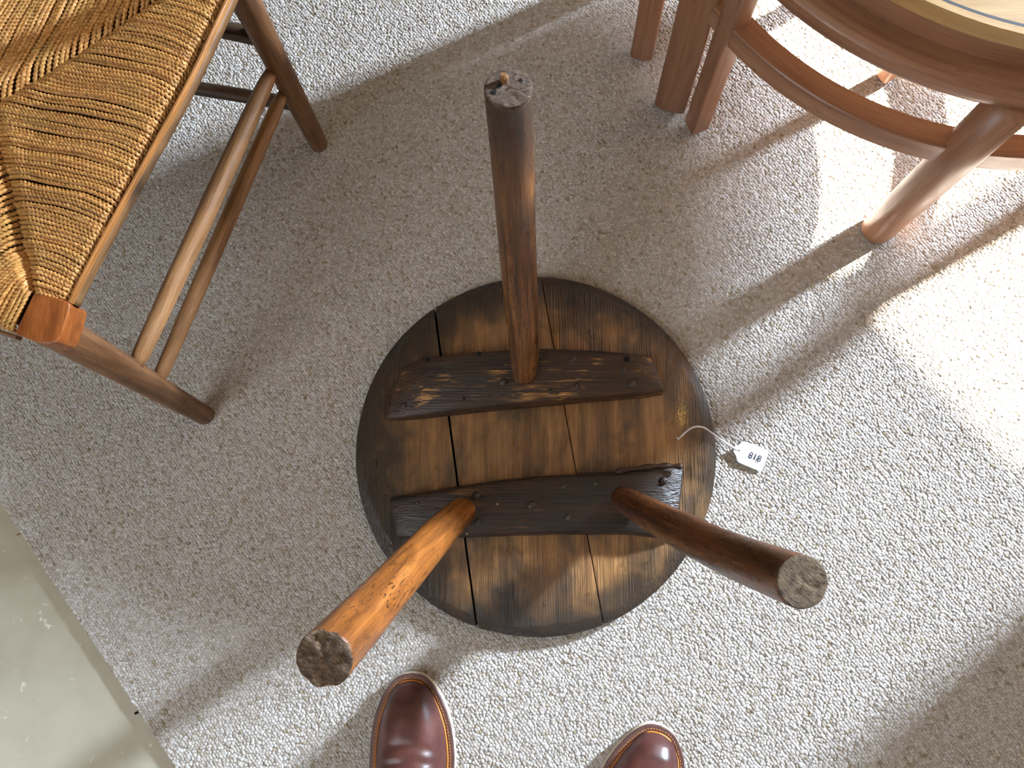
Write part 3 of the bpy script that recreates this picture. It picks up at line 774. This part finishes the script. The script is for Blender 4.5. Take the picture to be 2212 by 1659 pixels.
# rush: stuffing pad plus every strand as a two-ply twist
zs = .4265
pad_c = S(.187, .195, zs-.012)
cor = [S(SF+.02, .012, zs-.006), S(SB-.01, .012, zs-.006), S(SB-.01, QW-.05, zs-.006), S(SF+.02, QW-.012, zs-.006)]
V = cor+[S(.187, .195, zs-.008)]+[v-Vector((0, 0, .016)) for v in cor]
pad = mesh_obj('rush_seat', V, [(1, 0, 4), (2, 1, 4), (3, 2, 4), (0, 3, 4), (5, 6, 7, 8), (0, 1, 6, 5), (1, 2, 7, 6), (2, 3, 8, 7), (3, 0, 5, 8)], m_stuffing, ch)
STR_R = 0.00250
def strand(path, r, seed, tone):
    """two-lobed rope section turning along the path"""
    L = sum((path[i+1]-path[i]).length for i in range(len(path)-1))
    n = max(8, int(L/0.00115)); pts = lerp_path(path, n)
    seg = 8; pitch = 0.0094; V = np.zeros((n*seg, 3)); acc = 0; RS = []
    P_ = np.array([tuple(p) for p in pts]); T_ = np.gradient(P_, axis=0); T_ /= np.linalg.norm(T_, axis=1)[:, None]
    A_ = np.cross(np.array([0, 0, 1.0]), T_); A_ /= np.linalg.norm(A_, axis=1)[:, None]; B_ = np.cross(T_, A_)
    ds = np.r_[0, np.cumsum(np.linalg.norm(np.diff(P_, axis=0), axis=1))]
    rs = r*(1+0.05*np.sin(ds*190+seed*7)+0.05*np.sin(ds*61+seed*3))
    for kk in range(seg):
        th = 2*math.pi*kk/seg
        f = 1.0+0.29*np.cos(2*(th-2*math.pi*ds/pitch-seed))
        V[kk::seg] = P_+(A_*math.cos(th)+B_*math.sin(th))*(rs*f)[:, None]
    Fa = [(i*seg+q, i*seg+(q+1) % seg, (i+1)*seg+(q+1) % seg, (i+1)*seg+q) for i in range(n-1) for q in range(seg)]
    off = np.array(root_of(ch).location)
    me = bpy.data.meshes.new('rush_strand'); me.from_pydata((V-off).tolist(), [], Fa); me.materials.append(m_rush)
    me.polygons.foreach_set('use_smooth', [True]*len(me.polygons))
    a = me.attributes.new('rest', 'FLOAT_VECTOR', 'POINT'); a.data.foreach_set('vector', V.astype(np.float32).ravel())
    a = me.attributes.new('tone', 'FLOAT', 'POINT'); a.data.foreach_set('value', np.full(len(V), tone, np.float32))
    o = bpy.data.objects.new('rush_strand', me); C.objects.link(o); o.parent = pad
# diagonals from the corners to the middle of the seat
CMs, CMq = .187, .195
def q_right(s):                       # how far a strand from the right rail reaches inward
    return min(0.0437+.907*(s-.02), .3231-.684*s)
n_strand = 0
# right section: strands start behind the edging lath and run inward
nr = 99
for i in range(nr):
    s0 = .0145+(SB-.012-.0145)*i/(nr-1)
    def s_at(q): return s0+.012*(1-math.exp(-q/.02))-.16*q
    qe = .1
    for _ in range(12): qe = .5*qe+.5*q_right(s_at(max(qe, 0)))
    if qe < .012: continue
    sg = random.random()*6; bow = 0.0016*math.sin(s0*22)+random.gauss(0, .0008)
    j0 = random.gauss(0, .0004); dz = random.gauss(0, .0005); path = []
    for u in np.r_[0, .003/qe, .008/qe, np.linspace(.016/qe, 1, max(5, int(qe/.02)+2)) if qe > .02 else np.array([1.0])]:
        q = .0035+(qe-.0035)*min(u, 1)
        crown = .0062*math.sin(math.pi*min(1, (q+.02)/.15))*(1-.6*max(0, (q-.06)/.2))
        z = zs+crown-.009*max(0, 1-(q-.0035)/.009)**2-(.007 if u > .995 else 0)+dz
        path.append(S(s_at(q)+bow*math.sin(math.pi*min(1, q/.19))+.0007*math.sin(q*70+s0*90)+j0, q, z))
    strand(path, STR_R, sg, min(1, max(0, random.gauss(.45, .17)))); n_strand += 1
# front section: strands start at the front lath, run back and bend over towards the diagonal
nf = 66
for i in range(nf):
    q0 = .0480+(QW-.03-.0480)*i/(nf-1)
    bend = max(0, min(.030, .5*(q0-.046))) if q0 < CMq+.03 else .030*max(0, 1-(q0-CMq-.03)/.04)
    qd = q0-bend
    se = .02+(qd-.0437)/.907 if qd < CMq else CMs-(qd-CMq)*CMs/(QW-.03-CMq)
    if se < SF+.03: continue
    sg = random.random()*6; path = []; L = se-SF
    m = max(6, int(L/.016)+3); j0 = random.gauss(0, .0005); dz = random.gauss(0, .0006)
    for u in np.r_[0, .2/m, .5/m, np.linspace(1/m, 1, m)]:
        s_ = SF+.006+(se-.002-SF-.006)*u; dist = s_-SF-.003
        crown = .0062*math.sin(math.pi*min(1, (dist+.01)/.13))*(1-.6*max(0, (dist-.06)/.2))
        z = zs-.001+crown-.009*max(0, 1-dist/.010)**2-(.007 if u > .995 else 0)+dz
        path.append(S(s_, q0-bend*u**2.2+.0007*math.sin(s_*80+q0*90)+j0, z))
    strand(path, STR_R, sg, min(1, max(0, random.gauss(.72, .16)))); n_strand += 1  # paler mean tone paints the raking light into the front strands
# back section
nb = 68
for i in range(nb):
    q0 = .022+(QW-.06-.022)*i/(nb-1)
    se = (.3231-q0)/.684 if q0 < CMq else CMs+(q0-CMq)*(SB-CMs-.03)/(QW-.06-CMq)
    if se > SB-.03: continue
    sg = random.random()*6; path = []; L = SB-.012-se
    m = max(5, int(L/.02)+3); j0 = random.gauss(0, .0008); dz = random.gauss(0, .0007)
    for u in np.linspace(0, 1, m):
        s_ = SB-.012+(se+.003-SB+.012)*u; dist = SB-.012-s_
        crown = .0062*math.sin(math.pi*min(1, (dist+.01)/.13))*(1-.6*max(0, (dist-.06)/.2))
        z = zs+crown-.010*max(0, 1-dist/.010)**2-(.007 if u > .995 else 0)+dz
        path.append(S(s_, q0+.0010*math.sin(s_*70+q0*90)+j0, z))
    strand(path, STR_R*.95, sg, min(1, max(0, random.gauss(.55, .17)))); n_strand += 1
# left section (outside the frame), a little coarser
nl = 56
for i in range(nl):
    s0 = .012+(SB-.03-.012)*i/(nl-1)
    depth = min(s0/CMs, (SB-.02-s0)/(SB-.02-CMs))*(QW-.03-CMq)+.012
    if depth < .02: continue
    path = []; m = max(4, int(depth/.03)+3)
    for u in np.linspace(0, 1, m):
        q = QW-.014-.02*(s0/SB)-(depth-.004)*u
        path.append(S(s0, q, zs+.004*math.sin(math.pi*u)-(.008*(1-u*8)**2 if u < .125 else 0)))
    strand(path, STR_R*1.15, random.random()*6, .5); n_strand += 1

# ------------------------------------------------------------------ round teak table, right
RC = Vector((0.60, 0.90, 0))
rt = thing('teak_table', 'bow-fronted round teak table with a curved lower rail, in the sun at the upper right', 'table', RC)
BA0, BA1 = math.radians(173.5), math.radians(410.5)        # the bow; the back is straight
def ring_obj(name, prof, mat, a0=BA0, a1=BA1, n=96, parent=rt, centre=RC):
    """prof: closed list of (r, z), swept round the table centre"""
    full = abs(a1-a0-2*math.pi) < 1e-6
    V = []; RS = []; Fa = []; m = len(prof); cnt = n if full else n+1
    for i in range(cnt):
        th = a0+(a1-a0)*i/n
        for r, z in prof:
            V.append(centre+Vector((math.cos(th)*r, math.sin(th)*r, z))); RS.append(Vector((r, z, th*.45)))
    for i in range(n):
        i2 = (i+1) % cnt
        for q in range(m): Fa.append((i*m+q, i2*m+q, i2*m+(q+1) % m, i*m+(q+1) % m))
    if not full:
        Fa.append(tuple(range(m))); Fa.append(tuple(reversed(range(n*m, (n+1)*m))))
    o = mesh_obj(name, V, Fa, mat, parent, True, RS); o.data.set_sharp_from_angle(angle=math.radians(28)); return o
def round_disc(name, r, z0, z1, mat, n=96):
    V = []; RS = []
    for z in (z0, z1):
        for i in range(n):
            th = BA0+(BA1-BA0)*i/(n-1); V.append(RC+Vector((math.cos(th)*r, math.sin(th)*r, z)))
    Fa = [tuple(range(n, 2*n)), tuple(reversed(range(n)))]+[(i, (i+1) % n, n+(i+1) % n, n+i) for i in range(n)]
    return mesh_obj(name, V, Fa, mat, rt, False, [Vector((v.y, v.z, v.x)) for v in V])
round_disc('tabletop', .4205, .445, .4648, m_teak_top)
ring_obj('inlay_line', [(.4190, .4640), (.4190, .4653), (.4222, .4653), (.4222, .4640)], m_line)
ring_obj('edge_lipping', [(.4222, .446), (.4222, .4652), (.4300, .4654), (.4315, .4640), (.4315, .446)], m_teak_top)
ring_obj('apron', [(.402, .345), (.4200, .345), (.4200, .446), (.402, .446)], m_teak)
def bowp(th, r, z): return RC+Vector((math.cos(th)*r, math.sin(th)*r, z))
p0, p1 = bowp(BA0, .4255, .345), bowp(BA1, .4255, .345); bk = (p1-p0).normalized()
V, Fa = box_pts(p0, p1-p0, Vector((bk.y, -bk.x, 0))*.018, Vector((0, 0, .101)))
mesh_obj('back_rail', V, Fa, m_teak, rt, rest=[Vector((v.y, v.z, v.x)) for v in V])
ring_obj('rail', [(.4255, .376), (.448, .375), (.4545, .378), (.4580, .385), (.4580, .392), (.4562, .398), (.4515, .4025), (.4480, .4035), (.4200, .404)], m_teak, n=120)
ring_obj('lower_rail', [(.428, .247), (.4565, .247), (.4580, .2485), (.4580, .2815), (.4565, .283), (.428, .283)], m_teak, n=120)
# right leg (round) and left leg (square, corner towards the window)
def leg_round(x, y, r, ztop):
    p = P(x, y, 0); V, Fa, RS = sweep([p+Vector((0, 0, z)) for z in (0, .004, .02, .1, .25, ztop)], [r*.86, r*.94, r*.97, r, r*1.03, r*1.03], 28, seed=3)
    return mesh_obj('leg', V, Fa, m_teak, rt, True, RS)
def leg_square(p, w_, dpt, ang_, ztop, parent=rt, chamfer=.012):
    ca, sa = math.cos(ang_), math.sin(ang_); ax = Vector((ca, sa, 0)); ay = Vector((-sa, ca, 0))
    V = []; prof = [(-1, -1), (1, -1), (1, 1), (-1, 1)]
    for z, f in ((0, .55), (chamfer, 1), (ztop, 1)):
        for u, v in prof: V.append(p+ax*u*w_/2*f+ay*v*dpt/2*f+Vector((0, 0, z)))
    Fa = [(3, 2, 1, 0), (8, 9, 10, 11)]+[(L*4+q, L*4+(q+1) % 4, (L+1)*4+(q+1) % 4, (L+1)*4+q) for L in range(2) for q in range(4)]
    rs = [Vector(((v-p).dot(ax), (v-p).dot(ay), v.z)) for v in V]
    o = mesh_obj('leg', V, Fa, m_teak, parent, rest=rs); bevel(o, .004, 3, 20); return o
leg_round(1893, 497, .0255, .38)
leg_square(P(1502, 277, 0), .030, .030, math.radians(20), .38)
leg_square(P(1447, 232, 0), .050, .026, math.radians(-20), .374)
leg_square(P(1386, 122, 0), .036, .028, math.radians(-14), .374)
leg_square(P(1912, 168, 0), .032, .026, math.radians(30), .345)
for th in (318, 36, 176):
    p = RC+Vector((math.cos(math.radians(th)), math.sin(math.radians(th)), 0))*.44
    leg_square(p, .034, .03, math.radians(th), .374)

# ------------------------------------------------------------------ chest added outside the frame on the right to shade the lower right carpet
cc_ = NT(1.05, .43)
box = thing('shading_chest', 'plain dark wooden chest added out of view to shade the lower right carpet', 'chest', NT(1.25, .75))
V, Fa = box_pts(NT(1.05, .50, .04), nv*.42, tv*.75, Vector((0, 0, .44)))
bevel(mesh_obj('body', V, [q[::-1] for q in Fa], m_chair_dark, box, rest=[Vector((v.x, v.z, v.y)) for v in V]), .004)
V, Fa = box_pts(NT(1.04, .49, .48), nv*.44, tv*.77, Vector((0, 0, .022)))
bevel(mesh_obj('lid', V, [q[::-1] for q in Fa], m_chair_dark, box, rest=[Vector((v.x, v.z, v.y)) for v in V]), .004)
V, Fa = box_pts(NT(1.06, .51, 0), nv*.40, tv*.73, Vector((0, 0, .04)))
mesh_obj('plinth', V, [q[::-1] for q in Fa], m_chair_dark, box, rest=[Vector((v.x, v.z, v.y)) for v in V])

# ------------------------------------------------------------------ shoes
def shoe(label, tip, yaw, mirror):
    """tip: world point of the toe on the floor; yaw: toe direction; mirror -1 puts the big toe on +x"""
    o = thing('leather_shoe', label, 'shoe', (tip.x, tip.y, 0), 'brown leather shoes')
    fw = Vector((-math.sin(yaw), math.cos(yaw), 0)); rt_ = Vector((fw.y, -fw.x, 0))
    D = [0, .0015, .005, .0118, .020, .031, .050, .070, .092, .113, .135, .16, .185, .21, .235, .255, .275, .288, .296, .300]
    WO = [0, .012, .0205, .0285, .0350, .0425, .0500, .0550, .0572, .058, .058, .055, .050, .045, .042, .040, .035, .026, .014, 0]
    WI = [0, .012, .0200, .0280, .0345, .0418, .0510, .0575, .0612, .063, .062, .056, .049, .043, .040, .038, .034, .026, .014, 0]
    dd = np.concatenate([np.linspace(0, 1, 26)**1.8*.06, np.linspace(.064, .3, 60)])
    wo = np.interp(dd, D, WO); wi = np.interp(dd, D, WI)
    def outline(inset, z):
        pts = []
        for dist, a, b in zip(dd, wo, wi):
            pts.append((dist, -a))
        for dist, a, b in list(zip(dd, wo, wi))[::-1][1:-1]:
            pts.append((dist, b))
        L = np.array(pts); c = np.array([.15, 0]); n = len(L)
        out = []
        for i in range(n):
            t_ = L[(i+1) % n]-L[i-1]; t_ = t_/(np.linalg.norm(t_)+1e-9); nr = np.array([t_[1], -t_[0]])
            if nr.dot(L[i]-c) < 0: nr = -nr
            out.append(L[i]-nr*inset)
        return [tip+fw*(-p[0])+rt_*(p[1]*mirror)+Vector((0, 0, z)) for p in out]
    def stack(name, levels, mat, cap_top=True, cap_bot=True, smooth=False):
        rings = [outline(i_, z) for i_, z in levels]; n = len(rings[0]); V = [p for r_ in rings for p in r_]
        Fa = [(L*n+i, L*n+(i+1) % n, (L+1)*n+(i+1) % n, (L+1)*n+i) for L in range(len(rings)-1) for i in range(n)]
        if cap_top: Fa.append(tuple(range((len(rings)-1)*n, len(rings)*n)))
        if cap_bot: Fa.append(tuple(reversed(range(n))))
        if mirror > 0: Fa = [f[::-1] for f in Fa]
        return mesh_obj(name, V, Fa, mat, o, smooth)
    stack('sole', [(.003, .0), (.0, .003), (.0, .014), (.0006, .0165)], m_welt_edge)
    welt = stack('welt', [(.0012, .0165), (.0004, .018), (.0006, .0205), (.0016, .0215), (.012, .0215)], m_welt)
    stack('seam', [(.0105, .0213), (.0088, .0225), (.0085, .0240), (.0100, .0252)], m_cove, False, False, True)
    # upper: cross sections from toe to heel
    V = []; Fa = []; nx = 33; ny = 0; RS = []
    yy = np.concatenate([.0098+np.linspace(0, 1, 22)**1.7*.05, np.linspace(.063, .2915, 74)])
    for dist in yy:
        s_ = (dist-.0098)/(.2915-.0098)
        dsc = dist
        a = max(0.0005, np.interp(dsc, D, WO)-.0100); b = max(0.0005, np.interp(dsc, D, WI)-.0100)
        if dist < .03: a = b = None or max(.0006, .5*(a+b)*min(1, math.sqrt(max(0, (dist-.0098)/.006)) if dist < .0158 else 1))
        if dist > .285: k_ = max(0, (.2915-dist)/.0065); a *= max(.02, math.sqrt(k_)); b *= max(.02, math.sqrt(k_))
        toe = max(0, (dist-.0098))
        hgt = np.interp(toe, [0, .004, .012, .025, .045, .07, .10, .135, .17, .2, .24, .29], [.001, .012, .0225, .031, .0365, .040, .0455, .056, .068, .072, .070, .066])
        for i in range(nx):
            u = -1+2*i/(nx-1); x = (u*a if u < 0 else u*b)
            prof = (1-abs(u)**2.6)**.62
            z = .0225+hgt*prof
            # flex creases across the vamp
            for c0, amp, wd, tilt in ((.088, .0024, .006, .05), (.108, .0030, .0055, -.10), (.124, .0026, .005, -.16), (.100, .0014, .004, .22)):
                q = dist-c0-tilt*x-0.012*u*u
                z -= amp*math.exp(-(q/wd)**2)*prof*(0.55+0.45*math.sin(u*2.2+c0*90))
                z += amp*.55*math.exp(-((q-wd*1.6)/wd)**2)*prof
            V.append(tip+fw*(-dist)+rt_*(x*mirror)+Vector((0, 0, z))); RS.append(Vector((x, dist, z)))
        ny += 1
    Fa = [(j*nx+i, j*nx+i+1, (j+1)*nx+i+1, (j+1)*nx+i) for j in range(ny-1) for i in range(nx-1)]
    if mirror > 0: Fa = [f[::-1] for f in Fa]
    up = mesh_obj('upper', V, Fa, m_leather, o, True, RS)
    # collar and sock opening
    cen = tip+fw*(-.225)+Vector((0, 0, .075)); V = []; m = 28
    prof_c = [(1.06, .0), (1.0, .022), (.93, .030), (.86, .026), (.84, .0)]
    for f, z in prof_c:
        for i in range(m):
            th = 2*math.pi*i/m; V.append(cen+fw*(math.sin(th)*.058*f)+rt_*(math.cos(th)*.034*f)+Vector((0, 0, z)))
    Fa = [(L*m+i, L*m+(i+1) % m, (L+1)*m+(i+1) % m, (L+1)*m+i) for L in range(4) for i in range(m)]+[tuple(range(4*m, 5*m))]
    mesh_obj('collar', V, Fa, m_leather, up, True)
    # stitches round the welt
    ol = outline(.0062, .0219); lo_ = [p for p in ol if (p-tip).dot(-fw) < .18]
    V = []; Fa = []
    # order by arc length over the toe
    left = [p for p in ol[:len(dd)] if (p-tip).dot(-fw) < .16]; right = [p for p in ol[len(dd):] if (p-tip).dot(-fw) < .16]
    path = left[::-1]+right[::-1]
    acc = 0; nxt = 0
    for i in range(len(path)-1):
        L = (path[i+1]-path[i]).length
        while nxt < acc+L and L > 0:
            p = path[i].lerp(path[i+1], (nxt-acc)/L); t_ = (path[i+1]-path[i]).normalized(); n_ = Vector((t_.y, -t_.x, 0)); b0 = len(V)
            t2 = (t_+n_*.45).normalized(); n2_ = Vector((t2.y, -t2.x, 0))
            for u, v, z in ((-1, 0, -.3), (0, -.45, 0), (1, 0, -.3), (0, .45, 0), (0, 0, .7)):
                V.append(p+t2*u*.0020+n2_*v*.0018+Vector((0, 0, z*.0008)))
            Fa += [(b0, b0+1, b0+4), (b0+1, b0+2, b0+4), (b0+2, b0+3, b0+4), (b0+3, b0, b0+4)]
            nxt += .0042
        acc += L
    st_ = mesh_obj('stitching', V, Fa, m_thread, welt); st_['kind'] = 'stuff'
    return o
tl = P(891, 1452.5, .0165); tl.z = 0
shoe('brown leather left shoe, toe pointing at the upturned table, nearer its ragged leg', tl, math.radians(0.0), 1)
tr_ = P(1428, 1566, .0165); tr_.z = 0
shoe('brown leather right shoe turned outward, only its toe in view', tr_, math.radians(-19.0), -1)

# ------------------------------------------------------------------ specks at the carpet edge
def speck(name, label, pts, r, mat):
    V, Fa, RS = sweep(lerp_path(pts, 7), [r*f for f in (.5, .9, 1.1, .8, 1, .8, .4)], 7, wob=.3)
    o = mesh_obj(name, V, Fa, mat, None, False, RS); o['label'] = label; o['category'] = 'speck'
ZF = -.0082
speck('splinter_of_wood', 'tiny reddish-brown splinter on the bare floor beside the carpet edge', [P(36, 1156, ZF), P(44, 1153, ZF+.001), P(54, 1150, ZF)], .0011, m_block)
speck('dark_crumb', 'tiny black crumb against the cut edge of the carpet', [P(291, 1541, ZF+.001), P(295, 1540, ZF+.0016), P(299, 1538, ZF+.001)], .0020, m_hole)
